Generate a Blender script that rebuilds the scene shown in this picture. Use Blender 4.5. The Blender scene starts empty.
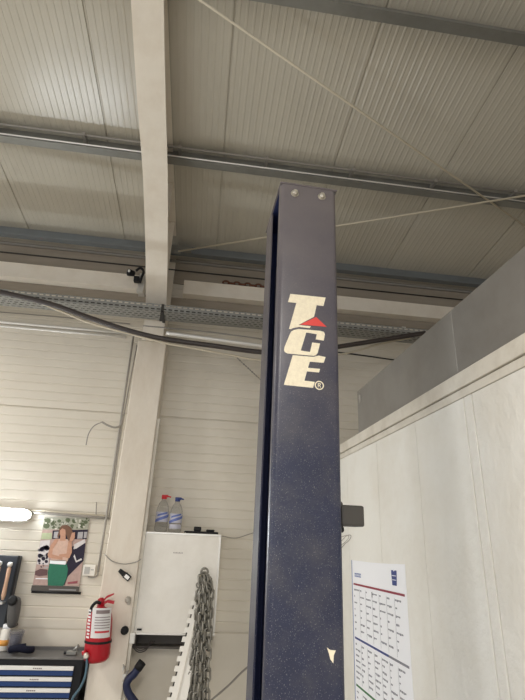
import bpy, bmesh, math, random
from mathutils import Vector, Matrix
random.seed(7)
SC = bpy.context.scene
COL = SC.collection

# ---------------------------------------------------------------- camera frame (measured from the vanishing points)
CZ = 1.65
AX = Vector((0.9904, 0.0864, 0.1076))      # world X, Y, Z seen in camera axes (right, down, forward)
AY = Vector((-0.1317, 0.3597, 0.9237))
AZ = Vector((0.0413, -0.9290, 0.3677))
F = 467.0
def ray(px, py):
    d = Vector((px - 262.5, py - 350.0, F))
    return Vector((d.dot(AX), d.dot(AY), d.dot(AZ)))
def P(px, py, Y=None, X=None, Z=None):
    r = ray(px, py)
    if Y is not None: t = Y / r.y
    elif X is not None: t = X / r.x
    else: t = (Z - CZ) / r.z
    return Vector((r.x * t, r.y * t, CZ + r.z * t))

# ---------------------------------------------------------------- materials
MATS = {}
def mat(name, col, rough=0.6, metal=0.0, var=0.0, scale=6.0, bump=0.0, emit=None, es=0.0, trans=0.0, ior=1.45,
        dirt=None, dscale=3.0, damt=0.0, spec=0.5, stretch=(1, 1, 1), speck=None, speck_amt=0.0, speck_scale=220.0, alpha=1.0):
    if name in MATS: return MATS[name]
    m = bpy.data.materials.new(name); m.use_nodes = True
    nt = m.node_tree; b = nt.nodes['Principled BSDF']
    b.inputs['Roughness'].default_value = rough; b.inputs['Metallic'].default_value = metal
    b.inputs['IOR'].default_value = ior; b.inputs['Transmission Weight'].default_value = trans
    b.inputs['Specular IOR Level'].default_value = spec
    b.inputs['Alpha'].default_value = alpha
    tc = nt.nodes.new('ShaderNodeTexCoord'); mp = nt.nodes.new('ShaderNodeMapping')
    mp.inputs['Scale'].default_value = stretch
    nt.links.new(tc.outputs['Object'], mp.inputs['Vector'])
    base = nt.nodes.new('ShaderNodeRGB'); base.outputs[0].default_value = (*col, 1)
    out = base.outputs[0]
    def noise(sc, det=5.0, rg=0.6):
        n = nt.nodes.new('ShaderNodeTexNoise'); n.inputs['Scale'].default_value = sc
        n.inputs['Detail'].default_value = det; n.inputs['Roughness'].default_value = rg
        nt.links.new(mp.outputs[0], n.inputs['Vector']); return n.outputs['Fac']
    def mixc(fac, a, bcol, blend='MIX'):
        x = nt.nodes.new('ShaderNodeMix'); x.data_type = 'RGBA'; x.blend_type = blend
        nt.links.new(fac, x.inputs[0]); nt.links.new(a, x.inputs[6])
        x.inputs[7].default_value = (*bcol, 1); return x.outputs[2]
    def ramp(f, a, b2, lo=0.0, hi=1.0):
        r = nt.nodes.new('ShaderNodeMapRange'); r.inputs[1].default_value = a; r.inputs[2].default_value = b2
        r.inputs[3].default_value = lo; r.inputs[4].default_value = hi
        nt.links.new(f, r.inputs[0]); return r.outputs[0]
    if var:
        out = mixc(ramp(noise(scale), 0.3, 0.7, 0, var), out, tuple(c * 0.55 for c in col))
    if dirt is not None:
        out = mixc(ramp(noise(dscale, 7, 0.65), 0.42, 0.75, 0, damt), out, dirt)
    if speck is not None:
        out = mixc(ramp(noise(speck_scale, 1, 0.4), 0.66, 0.72, 0, speck_amt), out, speck)
    nt.links.new(out, b.inputs['Base Color'])
    if bump:
        bn = nt.nodes.new('ShaderNodeBump'); bn.inputs['Strength'].default_value = bump
        bn.inputs['Distance'].default_value = 0.01
        nt.links.new(noise(scale * 6), bn.inputs['Height']); nt.links.new(bn.outputs[0], b.inputs['Normal'])
    if emit is not None:
        b.inputs['Emission Color'].default_value = (*emit, 1); b.inputs['Emission Strength'].default_value = es
    MATS[name] = m; return m

# ---------------------------------------------------------------- mesh builder
class MB:
    def __init__(s): s.bm = bmesh.new(); s.mats = []
    def mi(s, m):
        if m is None: return 0
        if m not in s.mats: s.mats.append(m)
        return s.mats.index(m)
    def box(s, lo, hi, m=None, bevel=0.0):
        r = bmesh.ops.create_cube(s.bm, size=1.0)
        c = (Vector(lo) + Vector(hi)) / 2; d = Vector(hi) - Vector(lo)
        for v in r['verts']: v.co = Vector((v.co.x * d.x, v.co.y * d.y, v.co.z * d.z)) + c
        fs = {f for v in r['verts'] for f in v.link_faces}
        i = s.mi(m)
        for f in fs: f.material_index = i
        if bevel > 0:
            es = list({e for v in r['verts'] for e in v.link_edges})
            bmesh.ops.bevel(s.bm, geom=es, offset=bevel, segments=2, profile=0.5, affect='EDGES')
        return s
    def poly(s, pts, m=None):
        vs = [s.bm.verts.new(p) for p in pts]; f = s.bm.faces.new(vs); f.material_index = s.mi(m); return s
    def slab(s, pts, off, m=None):
        """closed prism: polygon pts plus the same polygon moved by off"""
        off = Vector(off); i = s.mi(m)
        a = [s.bm.verts.new(p) for p in pts]; b = [s.bm.verts.new(Vector(p) + off) for p in pts]
        fs = [s.bm.faces.new(a), s.bm.faces.new(b[::-1])]
        n = len(pts)
        for k in range(n): fs.append(s.bm.faces.new((a[k], b[k], b[(k + 1) % n], a[(k + 1) % n])))
        for f in fs: f.material_index = i
        bmesh.ops.recalc_face_normals(s.bm, faces=fs)
        return s
    def tube(s, pts, r, m=None, seg=10, closed=False, radii=None):
        pts = [Vector(p) for p in pts]; n = len(pts); rings = []; i = s.mi(m)
        up = Vector((0.13, 0.31, 0.94)).normalized(); prev = None
        for k, p in enumerate(pts):
            if closed: t = pts[(k + 1) % n] - pts[k - 1]
            else: t = pts[min(k + 1, n - 1)] - pts[max(k - 1, 0)]
            t.normalize()
            if prev is None:
                a = t.cross(up)
                if a.length < 0.05: a = t.cross(Vector((1, 0, 0)))
            else: a = prev - t * prev.dot(t)
            a.normalize(); prev = a; b = t.cross(a)
            rr = radii[k] if radii else r
            rings.append([s.bm.verts.new(p + (a * math.cos(q) + b * math.sin(q)) * rr) for q in [2 * math.pi * j / seg for j in range(seg)]])
        fs = []
        rng = range(n) if closed else range(n - 1)
        for k in rng:
            A, B = rings[k], rings[(k + 1) % n]
            for j in range(seg): fs.append(s.bm.faces.new((A[j], A[(j + 1) % seg], B[(j + 1) % seg], B[j])))
        if not closed: fs += [s.bm.faces.new(rings[0][::-1]), s.bm.faces.new(rings[-1])]
        for f in fs: f.material_index = i; f.smooth = True
        if not closed: fs[-1].smooth = fs[-2].smooth = False
        return s
    def lathe(s, base, prof, m=None, seg=24, axis=Vector((0, 0, 1))):
        axis = axis.normalized(); base = Vector(base)
        return s.tube([base + axis * h for r, h in prof], 1, m, seg, radii=[max(r, 1e-4) for r, h in prof]) if False else s._lathe(base, prof, m, seg, axis)
    def _lathe(s, base, prof, m, seg, axis):
        a = axis.cross(Vector((0.3, 0.9, 0.1)))
        if a.length < 0.1: a = axis.cross(Vector((1, 0, 0)))
        a.normalize(); b = axis.cross(a); i = s.mi(m); rings = []
        for r, h in prof:
            rings.append([s.bm.verts.new(base + axis * h + (a * math.cos(q) + b * math.sin(q)) * max(r, 1e-4)) for q in [2 * math.pi * j / seg for j in range(seg)]])
        fs = []
        for A, B in zip(rings, rings[1:]):
            for j in range(seg): fs.append(s.bm.faces.new((A[j], A[(j + 1) % seg], B[(j + 1) % seg], B[j])))
        for f in fs: f.smooth = True
        fs += [s.bm.faces.new(rings[0][::-1]), s.bm.faces.new(rings[-1])]
        for f in fs: f.material_index = i
        bmesh.ops.recalc_face_normals(s.bm, faces=fs)
        return s
    def build(s, name, m=None, parent=None, sharp=35):
        me = bpy.data.meshes.new(name)
        # origin at the centre of the base
        if s.bm.verts:
            xs = [v.co.x for v in s.bm.verts]; ys = [v.co.y for v in s.bm.verts]; zs = [v.co.z for v in s.bm.verts]
            c = Vector(((min(xs) + max(xs)) / 2, (min(ys) + max(ys)) / 2, min(zs)))
        else: c = Vector()
        for v in s.bm.verts: v.co -= c
        s.bm.to_mesh(me); s.bm.free()
        if m is not None and m not in s.mats: s.mats.insert(0, m) if not s.mats else None
        for x in (s.mats or [m]): me.materials.append(x)
        o = bpy.data.objects.new(name, me); COL.objects.link(o)
        if parent is not None:
            o.parent = parent; o.location = c - parent_world(parent)
        else: o.location = c
        return o
def parent_world(p):
    v = Vector(p.location)
    while p.parent: p = p.parent; v += Vector(p.location)
    return v
def tag(o, label, cat, group=None, kind=None):
    o['label'] = label; o['category'] = cat
    if group: o['group'] = group
    if kind: o['kind'] = kind
    return o
def thing(name, loc, label, cat, group=None):
    o = bpy.data.objects.new(name, None); COL.objects.link(o); o.location = loc; o.empty_display_size = 0.05
    return tag(o, label, cat, group)
def struct(o): o['kind'] = 'structure'; return o
def bez(pts, n=10):
    """Catmull-Rom through the points"""
    pts = [Vector(p) for p in pts]; q = [pts[0] * 2 - pts[1]] + pts + [pts[-1] * 2 - pts[-2]]; out = []
    for i in range(1, len(q) - 2):
        a, b, c, d = q[i - 1:i + 3]
        for k in range(n):
            t = k / n
            out.append(0.5 * ((2 * b) + (c - a) * t + (2 * a - 5 * b + 4 * c - d) * t * t + (3 * b - a - 3 * c + d) * t ** 3))
    return out + [pts[-1]]

# colours
m_roof = mat('roof_sheet', (0.55, 0.515, 0.435), 0.27, var=0.16, scale=1.3, dirt=(0.33, 0.29, 0.22), dscale=0.9, damt=0.3, spec=0.8, stretch=(1, .35, 1))
m_wall = mat('wall_sheet', (0.71, 0.66, 0.57), 0.5, var=0.14, scale=1.5, dirt=(0.42, 0.36, 0.28), dscale=1.7, damt=0.28, stretch=(.5, 1, 1))
m_part = mat('partition_panel', (0.85, 0.835, 0.785), 0.55, var=0.06, scale=3, bump=0.6, dirt=(0.62, 0.56, 0.45), dscale=2.2, damt=0.4)
m_ledge = mat('partition_ledge', (0.74, 0.70, 0.62), 0.5, var=0.1, scale=9, dirt=(0.4, 0.34, 0.26), dscale=7, damt=0.5)
m_greybox = mat('grey_sheet_metal', (0.285, 0.272, 0.252), 0.42, metal=0.25, var=0.15, scale=2.5, dirt=(0.16, 0.14, 0.12), dscale=3, damt=0.5)
m_cream = mat('cream_steel_paint', (0.81, 0.745, 0.645), 0.5, var=0.10, scale=3, dirt=(0.52, 0.42, 0.3), dscale=5, damt=0.3)
m_conc = mat('cream_column_paint', (0.78, 0.715, 0.62), 0.7, var=0.12, scale=5, dirt=(0.5, 0.4, 0.29), dscale=4, damt=0.45, bump=0.15, stretch=(1, 1, .4))
m_galv = mat('galvanised_steel', (0.29, 0.29, 0.27), 0.38, metal=0.55, var=0.2, scale=10, dirt=(0.16, 0.15, 0.13), dscale=4, damt=0.4)
m_tray = mat('zinc_tray', (0.34, 0.34, 0.32), 0.4, metal=0.45, var=0.2, scale=30)
m_dark = mat('dark_void', (0.05, 0.047, 0.042), 0.8)
m_pipe = mat('added_bright_line', (0.80, 0.78, 0.74), 0.35, metal=0.3)
m_greypipe = mat('grey_conduit', (0.30, 0.28, 0.25), 0.5)
m_black = mat('black_rubber', (0.012, 0.012, 0.013), 0.55, var=0.2, spec=.3)
m_cable = mat('thick_cable', (0.05, 0.04, 0.037), 0.38)
m_pale = mat('pale_cable', (0.55, 0.49, 0.38), 0.6)
m_rust = mat('rusty_steel', (0.17, 0.07, 0.04), 0.8, var=0.5, scale=40)
m_navy = mat('navy_dust_painted_sheen', (0.014, 0.020, 0.055), 0.40, var=0.3, scale=14, dirt=(0.085, 0.08, 0.085), dscale=9, damt=0.5,
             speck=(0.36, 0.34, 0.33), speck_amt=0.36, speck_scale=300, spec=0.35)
def navy_dust_and_sheen():  # grey rises with height: dust plus the roof's reflection, painted in
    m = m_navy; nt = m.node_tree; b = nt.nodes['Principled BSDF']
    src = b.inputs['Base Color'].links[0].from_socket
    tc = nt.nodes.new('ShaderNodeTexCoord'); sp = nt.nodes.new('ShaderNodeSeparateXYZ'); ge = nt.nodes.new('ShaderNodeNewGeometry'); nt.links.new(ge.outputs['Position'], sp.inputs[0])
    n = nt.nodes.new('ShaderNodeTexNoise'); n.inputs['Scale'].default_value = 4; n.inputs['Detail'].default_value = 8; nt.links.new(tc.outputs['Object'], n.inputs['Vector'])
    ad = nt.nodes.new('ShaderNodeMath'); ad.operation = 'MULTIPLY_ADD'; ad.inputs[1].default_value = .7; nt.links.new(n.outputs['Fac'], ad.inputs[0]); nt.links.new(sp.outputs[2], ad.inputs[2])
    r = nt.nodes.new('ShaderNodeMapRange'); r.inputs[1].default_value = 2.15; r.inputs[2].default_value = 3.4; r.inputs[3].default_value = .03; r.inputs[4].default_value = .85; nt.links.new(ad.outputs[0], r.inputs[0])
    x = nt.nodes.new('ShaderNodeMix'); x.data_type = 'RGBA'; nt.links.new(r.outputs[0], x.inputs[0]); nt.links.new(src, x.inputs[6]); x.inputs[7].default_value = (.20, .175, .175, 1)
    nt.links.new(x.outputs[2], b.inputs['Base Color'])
navy_dust_and_sheen()
m_navy.node_tree.nodes['Principled BSDF'].inputs['Coat Weight'].default_value = .35
m_navy.node_tree.nodes['Principled BSDF'].inputs['Coat Roughness'].default_value = .26
m_navyin = mat('navy_inner_paint', (0.02, 0.03, 0.10), 0.5)
m_logo = mat('logo_cream', (0.93, 0.84, 0.64), 0.5, var=0.05, scale=60, dirt=(0.5, 0.4, 0.28), dscale=60, damt=0.3)
m_red = mat('logo_red', (0.75, 0.07, 0.06), 0.45)
m_zinc = mat('zinc_bolt', (0.70, 0.66, 0.58), 0.32, metal=0.8)
m_white = mat('white_enamel', (0.82, 0.79, 0.73), 0.35, dirt=(0.55, 0.5, 0.42), dscale=4, damt=0.35)
m_alu = mat('aluminium_trim', (0.70, 0.68, 0.64), 0.35, metal=0.6)
m_paper = mat('paper', (0.90, 0.91, 0.95), 0.6)
m_dband = mat('dark_strip_and_shadow', (0.09, 0.08, 0.07), 0.6)
m_floor = mat('floor_concrete', (0.52, 0.49, 0.44), 0.6, var=0.25, scale=2, dirt=(0.15, 0.14, 0.12), dscale=1, damt=0.5)

# ---------------------------------------------------------------- setting
H = 4.30; YW = 4.20; SL = 0.12            # roof height at the far wall, wall distance, slope
def roofz(y): return H + SL * (YW - y)
XP = 0.95                                  # partition plane

# ceiling: finely ribbed sandwich panels running down the slope
def rib_profile(a0, a1, pitch, depth, joints, groove=False):
    """list of (a, d): across coordinate and how far the surface comes out"""
    out = []; a = a0
    while a < a1 - 1e-6:
        w = pitch
        if groove: out += [(a, depth), (a + w - .013, depth), (a + w - .009, 0.0), (a + w - .005, 0.0)]
        else: out += [(a, 0.0), (a + w * 0.62, 0.0), (a + w * 0.68, depth), (a + w * 0.90, depth)]
        a += w
    out.append((a1, 0.0))
    for j in joints:                       # a narrow deep groove at each panel joint
        out = [q for q in out if abs(q[0] - j) > 0.008]
        out += [(j - 0.0055, 0.0), (j - 0.0035, -0.010), (j + 0.0035, -0.010), (j + 0.0055, 0.0)]
    out.sort(); return out
bm = MB()
prof = rib_profile(-6.0, 3.6, 0.0465, 0.0019, [-4.65, -3.72, -2.79, -1.86, -0.945, -0.04, 0.85, 1.75, 2.65])
y0, y1 = -6.5, YW + 0.02
low = [(x, 0.0 - d) for x, d in prof]
sec = low + [(3.6, 0.10), (-6.0, 0.10)]
vs0 = [bm.bm.verts.new((x, y0, roofz(y0) + d)) for x, d in sec]; vs1 = [bm.bm.verts.new((x, y1, roofz(y1) + d)) for x, d in sec]
for k in range(len(sec)):
    bm.bm.faces.new((vs0[k], vs0[(k + 1) % len(sec)], vs1[(k + 1) % len(sec)], vs1[k]))
bm.bm.faces.new(vs0); bm.bm.faces.new(vs1[::-1])
bmesh.ops.recalc_face_normals(bm.bm, faces=bm.bm.faces[:])
struct(bm.build('ceiling', m_roof))

# far wall: horizontal micro-ribbed sheets over a smooth lower course
bm = MB()
prof = rib_profile(0.93, H + 0.1, 0.076, 0.004, [0.93, 2.60, 3.62], groove=True)
sec = [(0.0, 0.0), (0.92, 0.0)] + prof
secy = [(YW - d, z) for z, d in sec] + [(YW + 0.12, H + 0.1), (YW + 0.12, 0)]
vs0 = [bm.bm.verts.new((-6.0, y, z)) for y, z in secy]; vs1 = [bm.bm.verts.new((3.6, y, z)) for y, z in secy]
for k in range(len(secy)):
    bm.bm.faces.new((vs0[k], vs0[(k + 1) % len(secy)], vs1[(k + 1) % len(secy)], vs1[k]))
bm.bm.faces.new(vs0); bm.bm.faces.new(vs1[::-1])
bmesh.ops.recalc_face_normals(bm.bm, faces=bm.bm.faces[:])
struct(bm.build('wall_back', m_wall))
struct(MB().box((-6, -6.5, -0.1), (3.6, YW + .12, 0)).build('floor', m_floor))
struct(MB().box((-6.12, -6.5, 0), (-6.0, YW + .12, 5.6)).build('wall_left', m_wall))
struct(MB().box((3.6, -6.5, 0), (3.72, YW + .12, 5.6)).build('wall_right', m_wall))

# partition on the right: tall smooth panels with joints and a double joint
def partition():
    b = MB()
    zt = CZ + 0.535 * XP
    joints = [3.05, 2.50, 2.003, 1.03, 0.55, 0.07, -0.45]
    prof = []
    ys = []
    a = YW - 0.01
    edges = [a]
    for j in joints: edges += [j + 0.004, j - 0.004]
    j2 = 1.555                              # the flat cover strip
    strip = (1.585, 1.527)
    pts = [(XP, YW - 0.004)]
    for j, w in sorted([(j, .0022) for j in joints] + [(1.585, .004), (1.528, .004)], reverse=True):
        pts += [(XP, j + w), (XP + .012, j + w * .7), (XP + .012, j - w * .7), (XP, j - w)]
    pts += [(XP, -0.9), (XP + 0.1, -0.9), (XP + 0.1, YW - 0.004)]
    b.slab([(x, y, 0.0) for x, y in pts], (0, 0, zt))
    return b.build('wall_partition', m_part)
struct(partition())
z1 = CZ + 0.538 * XP; z2 = CZ + 0.572 * XP; z3 = CZ + 0.577 * XP; z4 = CZ + 0.640 * XP
b = MB()
b.box((XP - .002, -0.9, z1), (XP + .1, YW - .004, z2), bevel=.002).box((XP - .008, -0.9, z3), (XP + .1, YW - .004, z4), bevel=.003)
b.box((XP + .01, -0.9, z1 - .006), (XP + .09, YW - .01, z4 - .01))
struct(b.build('trim_partition', m_ledge))

# grey duct-like casing on top of the partition
yE = (XP + .012) / 0.340
root = thing('ventilation_casing', (XP + .2, 1.0, z4), 'long plain grey sheet metal casing lying along the top of the white partition', 'casing')
zc = CZ + 0.940 * XP
b = MB().box((XP + .012, -0.9, z4), (XP + .40, 1.62, zc), bevel=.003); b.build('casing_section', m_greybox, root)
b = MB().box((XP + .012, 1.6212, z4), (XP + .40, yE, zc), bevel=.003); b.build('casing_section', m_greybox, root)
b = MB().box((XP + .004, -0.9, z4 - .0), (XP + .012, yE, z4 + .012)); b.build('bottom_flange', m_greybox, root)
b = MB().slab([(XP + .006, yE - .07, zc - .04), (XP + .006, yE - .045, zc - .04), (XP + .006, yE - .05, zc - .09), (XP + .006, yE - .075, zc - .085)], (.006, 0, 0))
o = b.build('maker_sticker', mat('worn_sticker', (.36, .34, .31), .6), root); o['label'] = 'pale worn sticker'

# ---------------------------------------------------------------- roof purlins
def purlin(Y, label, x0=-6.0, x1=3.6, h=0.135, m=m_galv):
    zt = roofz(Y) - 0.0045
    t = 0.004; w = 0.065
    s = SL
    # Z-section, web upright, lips on both flanges
    sec = [(0, 0), (w, -s * w), (w, -s * w - .018), (w - t, -s * w - .018), (w - t, -t - s * w), (t, -t), (t, -h), (-w, -h), (-w, -h + .018), (-w + t, -h + .018), (-w + t, -h + t), (0, -h + t)]
    b = MB(); b.slab([(x0, Y + a, zt + c) for a, c in sec], (x1 - x0, 0, 0))
    return tag(b.build('roof_purlin', m), label, 'purlin', 'steel purlins under the roof')
purlin(1.735, 'grey steel roof purlin crossing the top right corner, nearest of the purlins')
purlin(2.94, 'grey steel roof purlin crossing just above the top of the blue lift post')
purlin(4.06, 'blue-grey steel roof purlin at the eave, farthest from the viewer', h=.118, m=mat('blue_grey_steel', (0.22, 0.24, 0.25), 0.42, metal=.35, dirt=(0.16, 0.15, 0.14), dscale=3, damt=.4))
# slim conduit with clips along the middle purlin
b = MB(); yy = 2.94 - .05; zz = roofz(yy) - .05
b.tube([(-3.2, yy - .03, zz), (3.4, yy - .03, zz)], .010, seg=8)
for x in [-2.4, -1.75, -1.1, -.62, -.38, .3, 1.0, 1.7, 2.4]: b.box((x - .012, yy - .046, zz - .016), (x + .012, yy + .056, zz + .014))
tag(b.build('conduit', m_greypipe), 'slim grey conduit clipped along the middle roof purlin', 'conduit')
b = MB(); b.tube([(-3.0, 2.868, roofz(2.94) - .125), (3.4, 2.868, roofz(2.94) - .125)], .006, seg=8)  # bright line added to draw the purlin's bright lower edge
tag(b.build('cable', m_pipe), 'thin bright line added as the bright lower edge of the middle purlin', 'cable')  # 'cable' here is only the added bright line

# ---------------------------------------------------------------- rafter and column
XR = -0.532
hw = 0.092
edge = []
for px, py in [(147.0, -60), (147.2, 0), (149.5, 60), (151.7, 110), (154.0, 150), (155.4, 180), (156.2, 220), (156.5, 262), (156.0, 310)]:
    p = P(px, py, X=XR); edge.append((p.y, p.z))
# smooth a little and keep monotonic
edge = [(y, z) for y, z in edge]
y_top, z_top = edge[0]
sl = 0.22
edge = [(-0.6, z_top + (y_top + 0.6) * sl)] + edge
edge = [(y, min(z, roofz(y) - 0.14)) for y, z in edge]
rt = thing('portal_rafter', (XR, 3.9, edge[-1][1]), 'cream painted tapered steel rafter rising over the wide column', 'rafter')
flange_mat = m_cream
b = MB(); t = .014
for (ya, za), (yb, zb) in zip(edge, edge[1:]):
    b.slab([(XR - hw, ya, za), (XR + hw, ya, za), (XR + hw, ya, za + t), (XR - hw, ya, za + t)], (0, yb - ya, zb - za))
b.build('bottom_flange', flange_mat, rt)
b = MB()
pts = [(XR - .005, y, z + t) for y, z in edge] + [(XR - .005, y, roofz(y) - .022) for y, z in reversed(edge)]
b.slab(pts, (.01, 0, 0)); b.build('web', flange_mat, rt)
b = MB(); ya, yb = edge[0][0], edge[-1][0]
b.slab([(XR - hw, ya, roofz(ya) - .02), (XR + hw, ya, roofz(ya) - .02), (XR + hw, ya, roofz(ya) - .006), (XR - hw, ya, roofz(ya) - .006)], (0, yb - ya, roofz(yb) - roofz(ya)))
b.build('top_flange', flange_mat, rt)
for yy in (3.25, 3.72):
    k = max(i for i, e in enumerate(edge) if e[0] <= yy); (ya, za), (yb, zb) = edge[k], edge[min(k + 1, len(edge) - 1)]
    ze = za + (zb - za) * ((yy - ya) / max(yb - ya, 1e-6))
    b = MB(); b.box((XR + .006, yy - .005, ze + .02), (XR + hw - .008, yy + .005, roofz(yy) - .025)); b.build('stiffener', flange_mat, rt)
    b = MB(); b.box((XR - hw + .008, yy - .005, ze + .02), (XR - .006, yy + .005, roofz(yy) - .025)); b.build('stiffener', flange_mat, rt)

YC = 3.95; z_low = P(151, 341, Y=YC).z
col = thing('building_column', (XR, 4.07, 0), 'cream building column against the far wall, wide below and slim steel above', 'column')
b = MB()
xl, xr = XR - .125, XR + .125
b.box((xl, YC, 0), (xr, YW - .005, z_low), bevel=.008); b.build('lower_casing', m_conc, col)
ye, ze = edge[-1]
b = MB()
b.box((XR - hw, ye + .02, z_low + .001), (XR + hw, ye + .034, ze + .03)); b.box((XR - .005, ye + .034, z_low + .001), (XR + .005, YW - .03, roofz(YW) - .03))
b.box((XR - hw, YW - .03, z_low + .001), (XR + hw, YW - .006, roofz(YW) - .03))
b.build('upper_section', m_cream, col)
b = MB().box((xr + .001, YC + .03, .1), (xr + .022, YC + .07, P(160, 418, Y=YC).z)); o = b.build('edge_board', m_ledge, col); o['label'] = 'pale narrow board with chipped edge'

# ---------------------------------------------------------------- rails on the far wall
def rail(xa, xb, zt, zb, d, label):
    b = MB(); Yf = YW - .006
    b.slab([(xa, Yf, zt), (xa, Yf - d, zt), (xa, Yf - d, zt - .012), (xa, Yf - d + .004, zt - .012), (xa, Yf - d + .004, zb + .002), (xa, Yf - d, zb), (xa, Yf, zb)], (xb - xa, 0, 0))
    return tag(b.build('wall_rail', m_cream), label, 'rail', 'cream wall rails near the eave')
zt_rail = zt = P(60, 267, Y=4.08).z; zb_ = P(60, 281, Y=4.08).z
rail(-6.0, P(137, 290, Y=4.08).x, zt, zb_, .11, 'cream horizontal steel rail left of the column below the eave')
rail(P(183, 290, Y=4.08).x, 3.6, zt, zb_, .11, 'cream horizontal steel rail right of the column, partly behind the lift post')
b = MB().box((P(138, 284, Y=4.05).x, 4.06, zb_ - .03), (P(144, 284, Y=4.05).x, 4.19, zt + .01)); b.box((P(138, 284, Y=4.05).x, 4.03, zb_ - .06), (P(144, 284, Y=4.05).x, 4.06, zb_ - .02))
tag(b.build('rail_bracket', m_alu), 'small pale metal bracket at the end of the left rail', 'bracket')
b = MB().box((XR - hw - .07, 3.99, roofz(4.06) - .165), (XR - hw - .004, 4.0, roofz(4.06) - .06)); b.tube([(XR - hw - .03, 3.98, roofz(4.06) - .12), (XR - hw - .03, 3.99, roofz(4.06) - .12)], .01, seg=6)
tag(b.build('purlin_cleat', m_cream), 'cream cleat plate joining the eave purlin to the rafter on its left side', 'cleat')
b = MB().box((XR + hw + .004, 3.90, roofz(3.95) - .17), (XR + hw + .16, 3.94, roofz(3.95) - .125)); b.box((XR + .01, 3.92, roofz(3.95) - .20), (XR + hw + .06, 3.935, roofz(3.95) - .11))
tag(b.build('brace_anchor', m_galv), 'grey anchor bracket of the tie rods on the right side of the rafter', 'bracket')
m_shade = mat('brown_shade_sheet', (0.30, 0.255, 0.20), 0.7, var=.3, scale=4, dirt=(.5, .44, .36), dscale=3, damt=.35, stretch=(.3, 1, 2))
b = MB().box((-6, 4.178, zt + .004), (3.6, 4.1925, P(60, 247, Y=4.18).z))  # brown strip paints in the shade between eave and rails
tag(b.build('wall_shade_strip', m_shade), 'brown strip painting the shade on the far wall between eave purlin and cream rails', 'shade strip')
b = MB().box((-6, 4.182, zb_ - .085), (3.6, 4.1925, zb_ - .004))  # brown strip paints in the shade below the rails
tag(b.build('wall_shade_strip', m_shade), 'brown strip painting the shade on the far wall directly under the cream rails', 'shade strip')
# upper thin trims on the far wall
b = MB()
b.tube([(-6, 4.170, P(60, 258, Y=4.17).z), (3.6, 4.170, P(60, 258, Y=4.17).z)], .007, seg=6)
tag(b.build('wire', m_dark), 'thin dark wire running along the far wall between eave purlin and rail', 'wire')
b = MB(); z = P(60, 246, Y=4.17).z
b.box((-6, 4.150, z - .05), (3.6, 4.176, z - .03))
tag(b.build('flashing_strip', m_greypipe), 'grey flashing strip under the eave purlin', 'flashing')

# tie rods of the roof bracing
def rod(pa, pb, r, label, m):
    b = MB(); b.tube([pa, pb], r, m, seg=8); o = b.build('tie_rod', m); return tag(o, label, 'tie rod', 'tie rods bracing the roof')
def onroof(px, py, drop):
    r = ray(px, py); # z = H + SL*(YW-y) - drop
    t = (H + SL * YW - drop - CZ) / (r.z + SL * r.y); return Vector((r.x * t, r.y * t, CZ + r.z * t))
m_rod = mat('galvanised_rod', (0.62, 0.56, 0.44), 0.45, metal=0.2)
a = onroof(200, 0, .15); c = onroof(525, 226, .15); rod(a + (a - c) * .14, c + (c - a) * .1, .008, 'steel tie rod slanting down to the right under the roof sheets', m_rod)
a = onroof(184, 252, .19); c = onroof(525, 196, .19); rod(Vector((XR + .13, a.y - .0, a.z)), c + (c - a) * .25, .0085, 'pale steel tie rod passing behind the top of the lift post, rising to the right', m_rod)

# ---------------------------------------------------------------- perforated cable tray
yb, yf = 3.90, 3.70
zbot = P(60, 311, Y=yb).z
b = MB(); h = .062
x0, x1 = -4.0, P(425, 337, Y=3.8).x + .5
tray = thing('cable_tray', ((x0 + x1) / 2, 3.8, zbot), 'perforated zinc cable tray running across the far wall in front of the column', 'cable tray')
def perforated(b, origin, u, v, n, nu, pu, hv, su, sv, rows, thick):
    """sheet in the u,v plane with a grid of slots: built as bars between the slots"""
    L = nu * pu; wv = hv / rows
    def bar(a0, a1, c0, c1):
        pts = [origin + u * a + v * c for a, c in ((a0, c0), (a1, c0), (a1, c1), (a0, c1))]
        b.slab(pts, n * thick)
    for r in range(rows + 1):
        lo = max(0, r * wv - (wv - sv) / 2); hi = min(hv, r * wv + (wv - sv) / 2)
        bar(0, L, lo, hi)
    for r in range(rows):
        for i in range(nu):
            off = (pu / 2 if r % 2 else 0)
            a0 = i * pu + off + su
            bar(a0, min(a0 + (pu - su), L), r * wv + (wv - sv) / 2, r * wv + (wv + sv) / 2)
NU = int((x1 - x0) / .05)
perforated(b, Vector((x0, yf, zbot)), Vector((1, 0, 0)), Vector((0, 0, 1)), Vector((0, 1, 0)), NU, .05, h, .032, .012, 2, .0015)
b.build('side_flange', m_tray, tray)
b = MB(); perforated(b, Vector((x0, yb, zbot)), Vector((1, 0, 0)), Vector((0, 0, 1)), Vector((0, 1, 0)), NU, .05, h, .032, .012, 1, .0015)
b.build('side_flange', m_tray, tray)
b = MB(); perforated(b, Vector((x0, yf, zbot)), Vector((1, 0, 0)), Vector((0, 1, 0)), Vector((0, 0, 1)), NU, .05, yb - yf, .03, .012, 5, .0015)
b.build('tray_bottom', m_tray, tray)
b = MB()
for k, (yy, zz, r) in enumerate([(3.73, .012, .011), (3.76, .012, .010), (3.79, .014, .012), (3.83, .012, .010), (3.865, .012, .011), (3.75, .032, .010), (3.81, .034, .010)]):
    b.tube([(x0 + .02, yy, zbot + zz), ((x0 + x1) / 2, yy + .006 * math.sin(k), zbot + zz), (x1 - .02, yy, zbot + zz)], r, seg=6)
tag(b.build('cable_run', m_cable), 'dark power cables lying inside the perforated tray', 'cable', kind='stuff')
b = MB(); p = P(162, 312, Y=3.7)
b.box((p.x - .012, yf - .006, zbot - .10), (p.x + .012, yf - .001, zbot + h)); b.box((p.x - .012, yf - .006, zbot - .012), (p.x + .012, 3.94, zbot - .004))
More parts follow.
